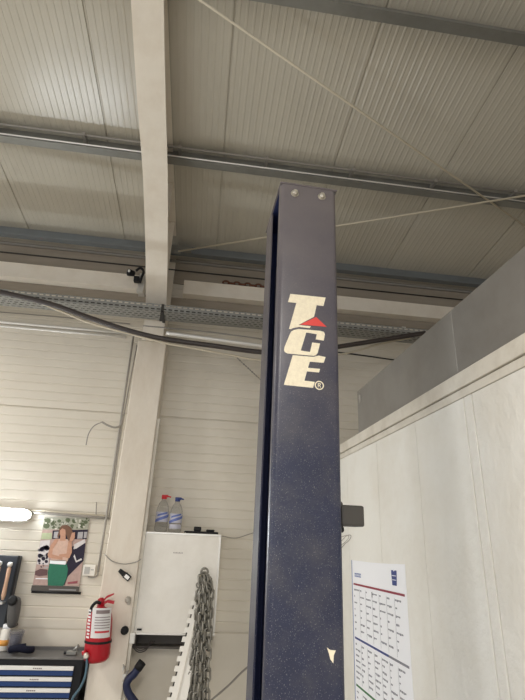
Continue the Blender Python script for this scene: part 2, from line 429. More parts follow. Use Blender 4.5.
tag(b.build('tray_bracket', m_dark), 'dark strap bracket holding the cable tray in front of the column', 'bracket', 'brackets of the cable tray')
b = MB(); p = P(404, 324, Y=3.9)
b.box((p.x - .02, 3.905, zbot), (p.x + .02, 3.912, zbot + .17)); b.box((p.x - .02, 3.912, zbot + .15), (p.x + .02, 4.08, zbot + .16))
tag(b.build('tray_bracket', m_alu), 'pale upright bracket above the tray at its right end', 'bracket', 'brackets of the cable tray')

# ---------------------------------------------------------------- conduits and cables
def line(name, pts, r, m, label, cat='cable', seg=8, n=10, group=None):
    b = MB(); b.tube(bez(pts, n), r, seg=seg); return tag(b.build(name, m), label, cat, group)
z = P(60, 326, Y=4.15).z
line('conduit', [(-4.2, 4.184, z), (-2, 4.184, z), (P(133, 333, Y=4.165).x, 4.184, z)], .014, m_pipe, 'bright metal conduit on the far wall left of the column below the tray', 'conduit', n=2)
line('conduit', [(-4.2, 4.185, z - .04), (-2, 4.185, z - .04), (P(126, 333, Y=4.165).x, 4.185, z - .04)], .011, m_pipe, 'second bright conduit directly under the upper one left of the column', 'conduit', n=2)
line('wire', [P(0, 312, Y=4.192), P(60, 317, Y=4.192), P(130, 324, Y=4.192)], .004, m_greypipe, 'thin grey wire on the far wall just above the bright conduits', 'wire')
line('conduit', [P(143, 326, Y=3.93), P(200, 331, Y=3.93), P(262, 339, Y=3.93)], .007, m_greypipe, 'thin grey conduit crossing right of the column above the steel pipe', 'conduit')
line('pipe', [P(166, 333, Y=3.88), P(215, 339.5, Y=3.88), P(270, 347, Y=3.88)], .018, m_pipe, 'silver pipe between the column and the lift post under the tray', 'pipe')
line('thick_cable', [P(-40, 284, Y=3.45), P(0, 292, Y=3.5), P(50, 304, Y=3.55), P(90, 318, Y=3.6), P(130, 331, Y=3.63), P(165, 339, Y=3.66), P(215, 346, Y=3.67), P(260, 352, Y=3.67), P(300, 353, Y=3.67), P(340, 346.5, Y=3.67), P(375, 341, Y=3.67), P(425, 333, Y=3.67)],
     .021, m_cable, 'thick black cable sagging across the far wall in front of the cable tray')
line('pale_cable', [P(38, 302, Y=3.62), P(65, 313, Y=3.62), P(90, 323, Y=3.62), P(130, 334, Y=3.64), P(165, 343, Y=3.66), P(195, 348.5, Y=3.67), P(230, 355, Y=3.7), P(262, 360, Y=3.7), P(305, 358, Y=3.71), P(345, 353.5, Y=3.72), P(380, 344, Y=3.74), P(410, 338, Y=3.76)],
     .0085, m_pale, 'slim pale cable hanging just under the thick black cable')
line('thin_pipe', [P(300, 348, Y=4.19), P(352, 354, Y=4.19), P(395, 360, Y=4.19), P(440, 366, Y=4.19)], .007, m_dark, 'thin dark pipe on the far wall right of the lift post', 'pipe')
# vertical conduit left of the column
line('conduit', [P(133.5, 336, Y=4.16), P(112, 480, Y=4.16), P(98, 572, Y=4.16)], .009, m_greypipe, 'vertical grey conduit running down the wall beside the left edge of the column', 'conduit', n=2)
line('conduit', [P(137, 345, Y=4.16), P(122, 425, Y=4.16), P(109, 518, Y=4.16)], .006, m_greypipe, 'thinner vertical conduit tight against the left edge of the column', 'conduit', n=2)
line('hook_cable', [P(123.5, 415, Y=4.15), P(120.5, 425, Y=4.12), P(115, 427.5, Y=4.1), P(108, 425.5, Y=4.1), P(102, 422, Y=4.1)], .009, m_greypipe, 'grey cable end curling off the vertical conduit on the left wall')
line('loose_wire', [P(102, 422, Y=4.1), P(94, 426, Y=4.09), P(88.5, 434, Y=4.09), P(86, 445, Y=4.09)], .0045, m_greypipe, 'loose thin wire drooping from the curled grey cable end', 'wire')
line('conduit', [P(28, 512, Y=4.17), P(60, 514.5, Y=4.17), P(110, 518.5, Y=4.17)], .010, m_greypipe, 'horizontal grey conduit between the wall lamp and the column', 'conduit', n=2)
line('conduit', [P(28, 509.5, Y=4.17), P(60, 512, Y=4.17), P(110, 516, Y=4.17)], .005, m_pale, 'slim pale conduit just above the grey one by the wall lamp', 'conduit', n=2)
line('wire', [P(96.5, 502, Y=4.17), P(96, 515, Y=4.17)], .004, m_greypipe, 'short upright wire stub above the horizontal conduit left of the column', 'wire', n=2)
line('wire', [P(222, 536, Y=4.1), P(236, 538, Y=4.15), P(253, 533, Y=4.15), P(275, 528, Y=4.15)], .0035, m_greypipe, 'thin wire from the white cabinet corner to behind the lift post', 'wire')
line('rope', [P(209, 702, Y=4.0), P(228, 686, Y=4.0), P(249, 666, Y=4.0), P(290, 636, Y=4.0)], .007, m_greypipe, 'slanting rope at the bottom between the chains and the lift post', 'rope', n=4)
b = MB()
pa, pb_ = P(237, 358, Y=4.1), P(262, 381, Y=4.1)
for k in range(12):
    a = pa.lerp(pb_, k / 12); c = pa.lerp(pb_, (k + .62) / 12); b.tube([a, c], .0075 if k % 2 else .0055, seg=6)
b.tube([pa, pb_], .003, seg=6)
tag(b.build('ball_chain', m_greypipe), 'short dark chain hanging slanted on the wall just left of the lift post', 'chain')
# rusty twisted chain lying on the right rail
b = MB()
for k in range(9):
    p = P(226 + k * 5.4, 283.0 + k * .75, Y=4.12); p.z = zt_rail + .035; c = []
    for j in range(12):
        q = 2 * math.pi * j / 12
        c.append(p + Vector((.032 * math.cos(q), (.016 * math.sin(q) if k % 2 else .004 * math.sin(q)), (.024 * math.sin(q) if k % 2 == 0 else .012 * math.sin(q)))))
    b.tube(c, .009, seg=6, closed=True)
tag(b.build('rusty_chain', m_rust), 'rust red chain lying on the rail between column and lift post', 'chain')
# black fittings at the left rail end
fr = thing('clamp_lamp', P(134, 284, Y=4.0), 'small black clamp lamp on the end of the left rail by the column', 'lamp')
b = MB(); p = P(131, 272.5, Y=4.0); b._lathe(p + Vector((.03, .02, .0)), [(.012, 0), (.026, .006), (.03, .03), (.034, .06), (.034, .065)], m_black, 16, Vector((-.75, -.55, -.15)).normalized()); b.build('lamp_head', m_black, fr)
b = MB(); c = P(140, 273, Y=4.0); b.tube(bez([c + Vector((-.04, 0, .02)), c + Vector((-.005, 0, .055)), c + Vector((.03, 0, .02)), c + Vector((.02, 0, -.05)), P(140, 283, Y=4.03)], 6), .012, seg=8); b.build('arm', m_black, fr)
b = MB(); p = P(129.5, 271, Y=3.95); b._lathe(p, [(.004, 0), (.012, .002), (.014, .01), (.004, .012)], m_pipe, 12, Vector((-.6, -.75, -.2)).normalized()); b.build('bulb', m_pipe, fr)
b = MB(); p = P(137, 280, Y=4.02); b.box(p - Vector((.03, .02, .02)), p + Vector((.02, .03, .035)), bevel=.004); b.build('clamp', m_black, fr)

# ---------------------------------------------------------------- lift post
Y0, Y1 = 1.60, 1.965
X0, X1 = 0.2345, 0.4830
ZT = P(308, 186.5, Y=Y0).z
post = thing('lift_post', ((X0 + X1) / 2, (Y0 + Y1) / 2, 0), 'tall navy blue car lift post with cream and red lettering, standing in front', 'lift post')
def arc(cx, cy, r, a0, a1, n=5):
    return [(cx + r * math.cos(math.radians(a0 + (a1 - a0) * k / n)), cy + r * math.sin(math.radians(a0 + (a1 - a0) * k / n))) for k in range(n + 1)]
R = .021; T = .006
ri = R - T
outer = [(X0, Y0 + .035)] + arc(X0 + R, Y0 + R, R, 180, 270) + arc(X1 - R, Y0 + R, R, 270, 360) + arc(X1 - R, Y1 - R, R, 0, 90) + arc(X0 + R, Y1 - R, R, 90, 180) + [(X0, Y1 - .155)]
inner = [(X0 + T, Y1 - .155)] + arc(X0 + R, Y1 - R, ri, 180, 90) + arc(X1 - R, Y1 - R, ri, 90, 0) + arc(X1 - R, Y0 + R, ri, 360, 270) + arc(X0 + R, Y0 + R, ri, 270, 180) + [(X0 + T, Y0 + .035)]
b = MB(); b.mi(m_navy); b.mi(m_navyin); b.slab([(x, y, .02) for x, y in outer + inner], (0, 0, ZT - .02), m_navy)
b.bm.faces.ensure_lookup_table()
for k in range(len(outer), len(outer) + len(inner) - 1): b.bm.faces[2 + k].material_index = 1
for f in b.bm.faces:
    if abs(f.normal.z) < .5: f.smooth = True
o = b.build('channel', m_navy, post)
try:
    bpy.context.view_layer.objects.active = o
    for e in o.data.edges: pass
    me = o.data
    bmx = bmesh.new(); bmx.from_mesh(me)
    for e in bmx.edges:
        if len(e.link_faces) == 2 and e.calc_face_angle(0) > math.radians(40): e.smooth = False
    bmx.to_mesh(me); bmx.free()
except Exception: pass
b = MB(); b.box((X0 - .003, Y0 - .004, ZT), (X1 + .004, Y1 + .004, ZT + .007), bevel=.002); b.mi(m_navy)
b.build('cap_plate', m_navy, post); b = MB(); b.box((X0 + .004, Y0 + .008, ZT - .004), (X1 - .008, Y1 - .008, ZT - .0005)); b.build('cap_dark_underside', m_navyin, post)  # second plate added so the cap's underside stays dark
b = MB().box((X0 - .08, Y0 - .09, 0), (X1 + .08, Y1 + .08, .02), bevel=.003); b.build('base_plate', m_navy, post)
for px, py in ((294.8, 193.2), (322.0, 195.8)):
    p = P(px, py, Y=Y0 - .002); b = MB()
    b._lathe(p + Vector((0, .0, 0)), [(.0172, 0), (.0172, .002)], m_zinc, 20, Vector((0, -1, 0)))
    b._lathe(p + Vector((0, -.002, 0)), [(.0138, 0), (.0138, .011), (.0105, .014)], m_zinc, 6, Vector((0, -1, 0)))
    b._lathe(p + Vector((0, -.015, 0)), [(.0075, 0), (.0065, .006)], m_zinc, 12, Vector((0, -1, 0)))
    o = b.build('bolt', m_zinc, post); o['label'] = 'zinc hex bolt'
for q in (('base', X0 - .05, Y0 - .05), ('base', X1 + .05, Y0 - .05), ('base', X0 - .05, Y1 + .04), ('base', X1 + .05, Y1 + .04)):
    b = MB(); b._lathe(Vector((q[1], q[2], .02)), [(.018, 0), (.018, .012), (.008, .014), (.008, .04)], m_zinc, 6, Vector((0, 0, 1))); b.build('anchor_bolt', m_zinc, post)
# inner cable / slide rail seen in the slot
b = MB().box((X0 + .05, Y1 - .05, .02), (X0 + .075, Y1 - .012, ZT - .22)); b.build('inner_guide', m_navyin, post)
b = MB().tube([(X0 + .03, Y0 + .06, .3), (X0 + .03, Y0 + .06, ZT - .1)], .005, seg=8); o = b.build('steel_rope', m_greypipe, post)
# lettering (TCE, the mark on the post) traced on the front face
s_ = 5.8333
def LP(x, y): return P(265 + x / s_, 280 + y / s_, Y=Y0 - .0002)
def decal(polys, m, name, th=.0009):
    b = MB()
    for pl in polys: b.slab([LP(*q) for q in pl], (0, -th, 0))
    bmesh.ops.triangulate(b.bm, faces=[f for f in b.bm.faces if len(f.verts) > 4])
    return b.build(name, m, post)
Tp = [(148, 80), (356, 98), (343, 148), (303, 143), (288, 211), (196, 261), (268, 267), (262, 278), (200, 272), (165, 279), (150, 286), (140, 284), (183, 132), (134, 128)]
Cp = [(168, 291), (195, 284), (325, 293), (345, 299), (352, 312), (345, 350), (297, 343), (304, 313), (242, 304), (209, 410), (264, 418), (277, 362), (323, 367), (309, 424), (298, 436), (285, 440), (132, 428), (116, 420), (111, 408), (114, 390), (146, 312), (154, 299)]
Ep = [(162, 437), (284, 446), (314, 438), (356, 446), (345, 480), (263, 474), (252, 510), (323, 516), (317, 537), (246, 531), (231, 586), (292, 592), (282, 627), (110, 611)]
decal([Tp], m_logo, 'letter_t')
decal([Cp], m_logo, 'letter_c'); decal([Ep], m_logo, 'letter_e')
decal([[(300, 213), (362, 269), (205, 258)]], m_red, 'red_triangle')
b = MB(); c0 = LP(319, 612); rr = (LP(346, 612) - c0).length
n = 24
for k in range(n):
    a0, a1 = 2 * math.pi * k / n, 2 * math.pi * (k + 1) / n
    q = [c0 + Vector((math.cos(a) * r, 0, math.sin(a) * r)) for a, r in ((a0, rr), (a1, rr), (a1, rr * .76), (a0, rr * .76))]
    b.slab(q, (0, -.0009, 0))
def strokes(segs, w):
    for (xa, ya, xb, yb2) in segs:
        a = c0 + Vector((xa * rr, 0, ya * rr)); c = c0 + Vector((xb * rr, 0, yb2 * rr)); d = (c - a).normalized(); nn = Vector((-d.z, 0, d.x)) * w * rr
        b.slab([a - nn, c - nn, c + nn, a + nn], (0, -.0009, 0))
strokes([(-.25, -.45, -.25, .45), (-.25, .42, .12, .42), (.12, .42, .27, .25), (.27, .25, .12, .03), (.12, .03, -.25, .03), (.02, .03, .3, -.45)], .075)
b.build('registered_mark', m_logo, post)
# worn sticker remnant and a red sliver
b = MB(); q = [P(x, y, Y=Y0 - .0002) for x, y in ((327.5, 648), (331, 650.5), (336.5, 651), (334.5, 656), (334, 664), (331, 660), (329.5, 654))]; b.slab(q, (0, -.0008, 0)); o = b.build('sticker_remnant', m_logo, post)
b = MB().box((X1 + .0002, Y0 + .03, P(346, 664, Y=Y0).z), (X1 + .0025, Y0 + .06, P(346, 630, Y=Y0).z)); o = b.build('sticker_remnant', m_red, post); o['label'] = 'red sticker edge'
# limit switch on the right hand side
m_sw = mat('grey_black_plastic', (0.055, 0.050, 0.045), 0.42)
zb0, zb1 = P(350, 526.5, Y=1.68).z, P(350, 505.5, Y=1.68).z
xe = P(363, 515, Y=1.68).x
sw = MB().box((X1 + .001, 1.655, zb0 - .003), (X1 + .02, 1.72, zb1 + .006), bevel=.002).box((X1 + .012, 1.645, zb0), (xe, 1.73, zb1), bevel=.007).build('switch_box', m_sw, post)
sw['label'] = 'dark grey box bolted to the right side'
b = MB(); b._lathe(Vector((X1 + .012, 1.665, zb0 - .003)), [(.012, 0), (.013, -.012), (.008, -.018)], m_black, 12, Vector((0, 0, 1))); b.build('knob', m_black, sw)
b = MB(); b._lathe(Vector((X1 + .013, 1.67, zb1)), [(.010, 0), (.009, .009), (.004, .013)], m_sw, 12, Vector((0, 0, 1))); b.build('knob', m_sw, sw)
b = MB(); b.tube(bez([P(343, 541, Y=1.66), P(348, 536, Y=1.66), P(352.5, 535.5, Y=1.66), P(351, 540, Y=1.66), P(346, 544.5, Y=1.66), P(343, 548, Y=1.66)], 8), .0012, seg=6); b.tube(bez([P(343, 537, Y=1.66), P(348, 535.5, Y=1.66), P(350.5, 537, Y=1.66), P(348, 541, Y=1.66), P(343, 545, Y=1.66)], 8), .001, seg=6)
b.build('wire_loop', m_greypipe, sw)

piv = Vector((X0, Y0, 0)); yaw = .036
post.location = piv + Matrix.Rotation(yaw, 4, 'Z') @ (Vector(post.location) - piv); post.rotation_euler = (0, 0, yaw)

# ---------------------------------------------------------------- wall lamp
zl = P(14, 514.5, Y=4.1).z; xe = P(29, 514.5, Y=4.1).x
lamp = thing('wall_light', (xe - .65, YW - .01, zl - .06), 'glowing fluorescent wall light with rounded white cover at the left edge', 'light')
b = MB().box((xe - 1.28, YW - .03, zl - .05), (xe - .02, YW - .006, zl + .05), bevel=.005); b.build('lamp_base', m_white, lamp)
m_glow = mat('glowing_diffuser', (0.9, 0.95, 1.0), 0.4, emit=(0.88, 0.95, 1.0), es=110)
b = MB(); L = 1.28; hh = .058; dd = .085
def lampsec(k, a0, a1, back):
    q = [(YW - .03 - dd * math.sin(math.radians(a)) ** .7 * k, zl - hh * k * math.cos(math.radians(a))) for a in range(a0, a1 + 1, 15)]
    return q + ([(YW - .031, zl + hh * k), (YW - .031, zl - hh * k)] if back else [])
xs = [(xe - L, .35), (xe - L + .02, .8), (xe - L + .05, 1), (xe - .05, 1), (xe - .02, .8), (xe, .35)]
def shell(b, a0, a1, back, cap):
    rings = [[b.bm.verts.new((x, y, z)) for y, z in lampsec(k, a0, a1, back)] for x, k in xs]
    for A, B in zip(rings, rings[1:]):
        for j in range(len(A) if back else len(A) - 1): f = b.bm.faces.new((A[j], A[(j + 1) % len(A)], B[(j + 1) % len(A)], B[j])); f.smooth = True
    if cap: b.bm.faces.new(rings[0]); b.bm.faces.new(rings[-1][::-1]); bmesh.ops.recalc_face_normals(b.bm, faces=b.bm.faces[:])
shell(b, 15, 165, True, True); b.build('housing', m_white, lamp)
b = MB(); dd += .002; hh += .001; shell(b, 45, 135, False, False)
for f in b.bm.faces:
    if f.normal.y > 0: f.normal_flip()
o = b.build('diffuser', m_glow, lamp); o['label'] = 'glowing white cover'

# ---------------------------------------------------------------- pin-up calendar poster (generic figure, cars and trees)
YP = YW - .014
pr = thing('wall_calendar', P(55, 592, Y=YP), 'picture calendar on the left wall showing a person in a green skirt', 'calendar')
k7 = 7.0
def PP(x, y): return P(25 + x / k7, 505 + y / k7, Y=YP)
b = MB()
C = {}
def pm(nm, c): return mat('print_' + nm, c, 0.6, spec=.25, var=.35, scale=45)
m_pb = pm('pink_beige', (0.52, 0.37, 0.33)); layers = []
def PPl(pts, m, lvl): b.slab([PP(x, y) + Vector((0, -.0008 * lvl, 0)) for x, y in pts], (0, -.0006, 0), m)
PPl([(137, 85), (455, 92), (378, 568), (54, 560)], m_pb, 1)
PPl([(137, 85), (455, 92), (441, 172), (121, 172)], pm('pale_foliage', (0.40, 0.40, 0.32)), 2)
for x, y, r in ((160, 110, 22), (150, 145, 24), (195, 128, 16), (240, 112, 14), (300, 105, 18), (345, 115, 15), (398, 140, 22), (425, 120, 16), (330, 145, 13), (200, 155, 12)):
    PPl([(x + r * math.cos(q * .785), y + r * .85 * math.sin(q * .785)) for q in range(8)], pm('dark_foliage', (0.12, 0.14, 0.08)), 3)
rq = random.Random(21)
for k in range(46):
    x = rq.uniform(140, 445); y = rq.uniform(95, 168); r = rq.uniform(4, 10)
    PPl([(x + r * rq.uniform(.6, 1.2) * math.cos(q * .785), y + r * rq.uniform(.6, 1.2) * math.sin(q * .785)) for q in range(8)], pm('dark_foliage', (0, 0, 0)) if k % 3 else pm('light_foliage', (.72, .70, .62)), 4)
PPl([(121, 195), (190, 195), (186, 240), (112, 240)], pm('pale_green', (0.48, 0.53, 0.34)), 3)
PPl([(110, 250), (175, 245), (165, 420), (82, 415)], pm('pale_car', (0.70, 0.66, 0.66)), 3)
PPl([(195, 178), (442, 172), (432, 240), (190, 238)], pm('dark_car', (0.03, 0.025, 0.045)), 3)
PPl([(205, 188), (240, 186), (236, 232), (200, 232)], pm('grey_glass', (0.45, 0.43, 0.44)), 4)
PPl([(372, 190), (408, 188), (402, 235), (366, 236)], pm('grey_glass', (0, 0, 0)), 4)
PPl([(415, 188), (437, 188), (431, 230), (411, 232)], pm('grey_glass', (0, 0, 0)), 4)
PPl([(330, 290), (425, 262), (410, 390), (300, 500), (278, 560), (240, 560)], pm('dark_car', (0, 0, 0)), 3)
PPl([(345, 275), (420, 238), (425, 262), (360, 305), (340, 310)], pm('pale_car', (0, 0, 0)), 4)
PPl([(348, 345), (362, 390), (395, 372), (400, 385), (358, 402), (340, 360)], pm('pale_car', (0, 0, 0)), 5)
for k in range(26):
    x = rq.uniform(95, 175); y = rq.uniform(270, 440); r = rq.uniform(4, 11)
    PPl([(x + r * rq.uniform(.5, 1.3) * math.cos(q * .785), y + r * rq.uniform(.5, 1.3) * math.sin(q * .785)) for q in range(8)], pm('dark_car', (0, 0, 0)) if k % 3 else pm('grey_glass', (0, 0, 0)), 4)
for x, y, r in ((120, 310, 17), (152, 300, 20), (105, 355, 16), (130, 375, 15), (160, 350, 16), (100, 390, 12), (150, 395, 12)):
    PPl([(x + r * math.cos(q * .785), y + r * math.sin(q * .785)) for q in range(8)], pm('dark_car', (0, 0, 0)), 4)
PPl([(72, 462), (110, 446), (160, 452), (155, 492), (100, 498), (70, 490)], pm('brown', (0.16, 0.09, 0.09)), 4)
PPl([(75, 512), (195, 514), (194, 520), (74, 518)], m_paper, 4)
PPl([(300, 540), (370, 530), (366, 548), (298, 552)], pm('maroon', (0.35, 0.1, 0.12)), 4)
skin = pm('skin', (0.58, 0.32, 0.22)); top = pm('peach_top', (0.68, 0.47, 0.38)); hair = pm('brown_hair', (0.19, 0.10, 0.065)); skirt = pm('green_skirt', (0.04, 0.19, 0.12))
PPl([(172, 408), (292, 412), (302, 450), (292, 510), (268, 566), (160, 563), (160, 470)], skirt, 5)
PPl([(178, 385), (290, 388), (284, 418), (174, 410)], m_paper, 6)
PPl([(215, 235), (300, 240), (325, 290), (300, 392), (182, 388), (190, 300)], top, 6)
PPl([(250, 205), (285, 205), (285, 250), (245, 250)], skin, 7)
PPl([(245, 160), (262, 142), (296, 138), (325, 160), (338, 200), (330, 245), (305, 250), (288, 205), (262, 200), (240, 215), (232, 240), (228, 215)], hair, 8)
PPl([(247, 178), (262, 164), (284, 172), (286, 205), (268, 232), (252, 222), (246, 200)], skin, 9)
PPl([(215, 235), (240, 240), (195, 310), (192, 345), (265, 365), (262, 383), (165, 368), (160, 345), (180, 285)], skin, 8)
PPl([(305, 250), (328, 262), (330, 330), (312, 372), (240, 358), (242, 345), (292, 340), (298, 300)], skin, 9)
PPl([(330, 195), (352, 190), (350, 232), (325, 262), (308, 258), (320, 225)], skin, 9)
b.build('printed_picture', m_pb, pr)
b = MB(); b.slab([PP(x, y) + Vector((0, -.002, 0)) for x, y in ((50, 562), (382, 572), (376, 612), (42, 600))], (0, -.006, 0), m_dband); 
b.slab([PP(x, y) + Vector((0, -.0085, 0)) for x, y in ((170, 585), (360, 590), (358, 600), (168, 594))], (0, -.001, 0), pm('grey_print', (0.3, 0.3, 0.3))); b.build('month_strip', m_dband, pr)
b = MB(); b.tube([PP(48, 606) + Vector((0, -.008, 0)), PP(392, 617) + Vector((0, -.008, 0))], .009, seg=8); b.build('bottom_rod', m_black, pr)

# light switch / socket
s0, s1 = P(82.5, 575.5, Y=4.17), P(96.5, 565, Y=4.17)
so = thing('wall_socket', P(89, 575, Y=4.19), 'small white switch box beside the picture calendar', 'socket')
b = MB().box((s0.x, 4.150, s0.z), (s1.x, 4.194, s1.z), bevel=.005); b.build('switch_housing', m_white, so)
b = MB().box((s0.x + .012, 4.145, s0.z + .014), (s0.x + .052, 4.150, s1.z - .014), bevel=.001).box((s0.x + .06, 4.147, s0.z + .04), (s1.x - .012, 4.150, s0.z + .048)); b.build('rocker', mat('grey_plastic', (0.45, 0.44, 0.42), .5), so)
line('conduit', [P(98, 570, Y=4.165), P(97.5, 575, Y=4.165), P(93, 577.5, Y=4.165), P(88, 576.8, Y=4.17)], .005, m_greypipe, 'short bent cable looping under the white switch box', 'cable')

# ---------------------------------------------------------------- fire extinguisher
YE = 3.84
eb = P(96.5, 662, Y=YE); et = P(100.8, 606, Y=YE)
ex = thing('fire_extinguisher', eb, 'red fire extinguisher with black hose mounted on the cream column', 'fire extinguisher')
m_exred = mat('extinguisher_red', (0.42, 0.008, 0.018), 0.28, var=.1); r = .086; hh = (et.z - eb.z)
ax = (et - eb).normalized(); hh = (et - eb).length
prof = [(.03, 0), (.062, .004), (.08, .02), (r, .045), (r, hh - .085), (r * .96, hh - .06), (r * .82, hh - .035), (r * .55, hh - .015), (.026, hh - .004), (.026, hh + .012)]
b = MB(); b._lathe(eb, prof, m_exred, 32, ax); b.build('cylinder', m_exred, ex)
# printed label: a curved sheet round the front
m_lab = mat('extinguisher_label', (0.72, 0.70, 0.70), .5); m_labp = mat('label_print', (0.25, 0.2, 0.2), .5); m_labr = mat('label_red', (0.6, 0.05, 0.06), .5)
b = MB()
def curved(a0, a1, h0, h1, m, rr, n=12):
    for k in range(n):
        q0 = math.radians(a0 + (a1 - a0) * k / n); q1 = math.radians(a0 + (a1 - a0) * (k + 1) / n)
        pts = []
        for q, h in ((q0, h0), (q1, h0), (q1, h1), (q0, h1)):
            pts.append(eb + ax * h + Vector((math.cos(q) * rr, math.sin(q) * rr, 0)))
        b.poly(pts, m)
curved(243, 338, .155, .335, m_lab, r + .0012)
curved(262, 325, .300, .322, m_labp, r + .002); curved(262, 330, .185, .197, m_labr, r + .002)
for k in range(5): curved(258, 330, .212 + k * .016, .217 + k * .016, m_labp, r + .002)
for k in range(9): curved(214 + (k % 2) * 4, 236, .150 + k * .020, .162 + k * .020, m_lab, r + .002, 4)
b.build('label_sheet', m_lab, ex)
b = MB(); q = eb + ax * (hh + .012); b._lathe(q, [(.02, 0), (.024, .006), (.024, .03), (.012, .04)], m_exred, 16, ax); b.box(q + Vector((-.02, -.028, .018)), q + Vector((.0, -.01, .035))); b.build('valve', mat('brass_grey', (.35, .3, .27), .4, metal=.6), ex)
b = MB()
pa = P(101.5, 602.5, Y=YE); b.slab([pa + Vector((0, -.014, -.008)), P(107, 598, Y=YE) + Vector((0, -.014, 0)), P(114, 594, Y=YE) + Vector((0, -.014, -.004)), P(114, 594, Y=YE) + Vector((0, -.014, .006)), P(107, 596.5, Y=YE) + Vector((0, -.014, .006)), pa + Vector((0, -.014, .008))], (0, .028, 0)); b.build('squeeze_lever', m_exred, ex)
b = MB(); b.slab([pa + Vector((0, -.012, -.018)), P(108, 601.3, Y=YE) + Vector((0, -.012, -.008)), P(114, 603, Y=YE) + Vector((0, -.012, -.006)), P(114.5, 601.5, Y=YE) + Vector((0, -.012, .004)), P(108, 600.2, Y=YE) + Vector((0, -.012, .004)), pa + Vector((0, -.012, -.004))], (0, .024, 0)); b.build('carry_handle', m_exred, ex)
b = MB(); b.tube(bez([P(101, 603, Y=YE - .02), P(96, 602.5, Y=YE - .03), P(91.5, 608, Y=YE - .03), P(89.8, 618, Y=YE - .02), P(88.2, 635, Y=YE), P(87.5, 652, Y=YE)], 8), .011, seg=10); b.build('hose', m_black, ex)
b = MB(); hs = .118
for k in range(28):
    q0 = 2 * math.pi * k / 28; q1 = 2 * math.pi * (k + 1) / 28
    b.slab([eb + ax * hs + Vector((math.cos(a) * rr, math.sin(a) * rr, z)) for a, rr, z in ((q0, r + .001, 0), (q1, r + .001, 0), (q1, r + .004, 0), (q0, r + .004, 0))], (0, 0, .014))
b.box(eb + ax * hs + Vector((-.015, r, -.02)), Vector((eb.x + .02, YC - .001, eb.z + hs + .04))); b.build('mounting_strap', m_black, ex)

# ---------------------------------------------------------------- white wall cabinet (flat board front)
def wb(px, py, Y=4.0): return P(px, py, Y=Y)
xl_, xr_ = (wb(143, 532).x + wb(133.5, 634).x) / 2, (wb(222, 535).x + wb(214, 635).x) / 2
zt_, zb_2 = wb(183, 533).z, wb(175, 635.5).z
cab = thing('wall_cabinet', ((xl_ + xr_) / 2, 4.1, zb_2), 'flat white wall cabinet right of the column with bottles on top', 'cabinet')
MB().box((xl_ + .004, 4.015, zb_2 + .004), (xr_ - .004, YW - .008, zt_ - .004)).build('body', m_white, cab)
door = MB().box((xl_ + .012, 4.006, zb_2 + .012), (xr_ - .012, 4.0145, zt_ - .012)).build('door_panel', m_white, cab)
b = MB(); w = .015
for lo, hi in (((xl_, 4.0, zt_ - w), (xr_, 4.014, zt_)), ((xl_, 4.0, zb_2), (xr_, 4.014, zb_2 + w)), ((xl_, 4.0, zb_2 + w), (xl_ + w, 4.014, zt_ - w)), ((xr_ - w, 4.0, zb_2 + w), (xr_, 4.014, zt_ - w))): b.box(lo, hi, bevel=.002)
b.build('frame', m_alu, cab)
b = MB(); p = P(178, 553, Y=4.005)
for k in range(7): b.box((p.x - .035 + k * .0105, 4.0045, p.z - .003), (p.x - .028 + k * .0105, 4.006, p.z + (.003 if k % 2 else .005)))
b.build('small_print', m_labp, door)
b = MB(); p = P(139.5, 629.5, Y=4.0); b.box((p.x - .018, 3.995, p.z - .006), (p.x + .016, 4.004, p.z + .006), bevel=.002); b.build('latch', m_black, door)
b = MB(); b.box((xl_ + .01, 4.07, zb_2 - .10), (xr_ - .02, YW - .008, zb_2 - .085)); b.box((xl_ + .01, YW - .03, zb_2 - .085), (xr_ - .02, YW - .008, zb_2 - .002)); b.box((xl_ + .01, 4.07, zb_2 - .10), (xl_ + .03, YW - .03, zb_2 - .002))  # shadow band below the cabinet, built as a dark shelf shape
b.build('under_shadow_band', m_dband, cab)
b = MB()
for k in range(3):
    b.tube(bez([P(131, 641 + k * 2, Y=4.05), P(138, 648 + k * 2, Y=4.05), P(146, 647 + k * 1.5, Y=4.05), P(155 - k * 2, 641, Y=4.08)], 6), .004, seg=6)
tag(b.build('cable_coil', m_cable), 'loose dark cables drooping below the lower left corner of the white cabinet', 'cable')

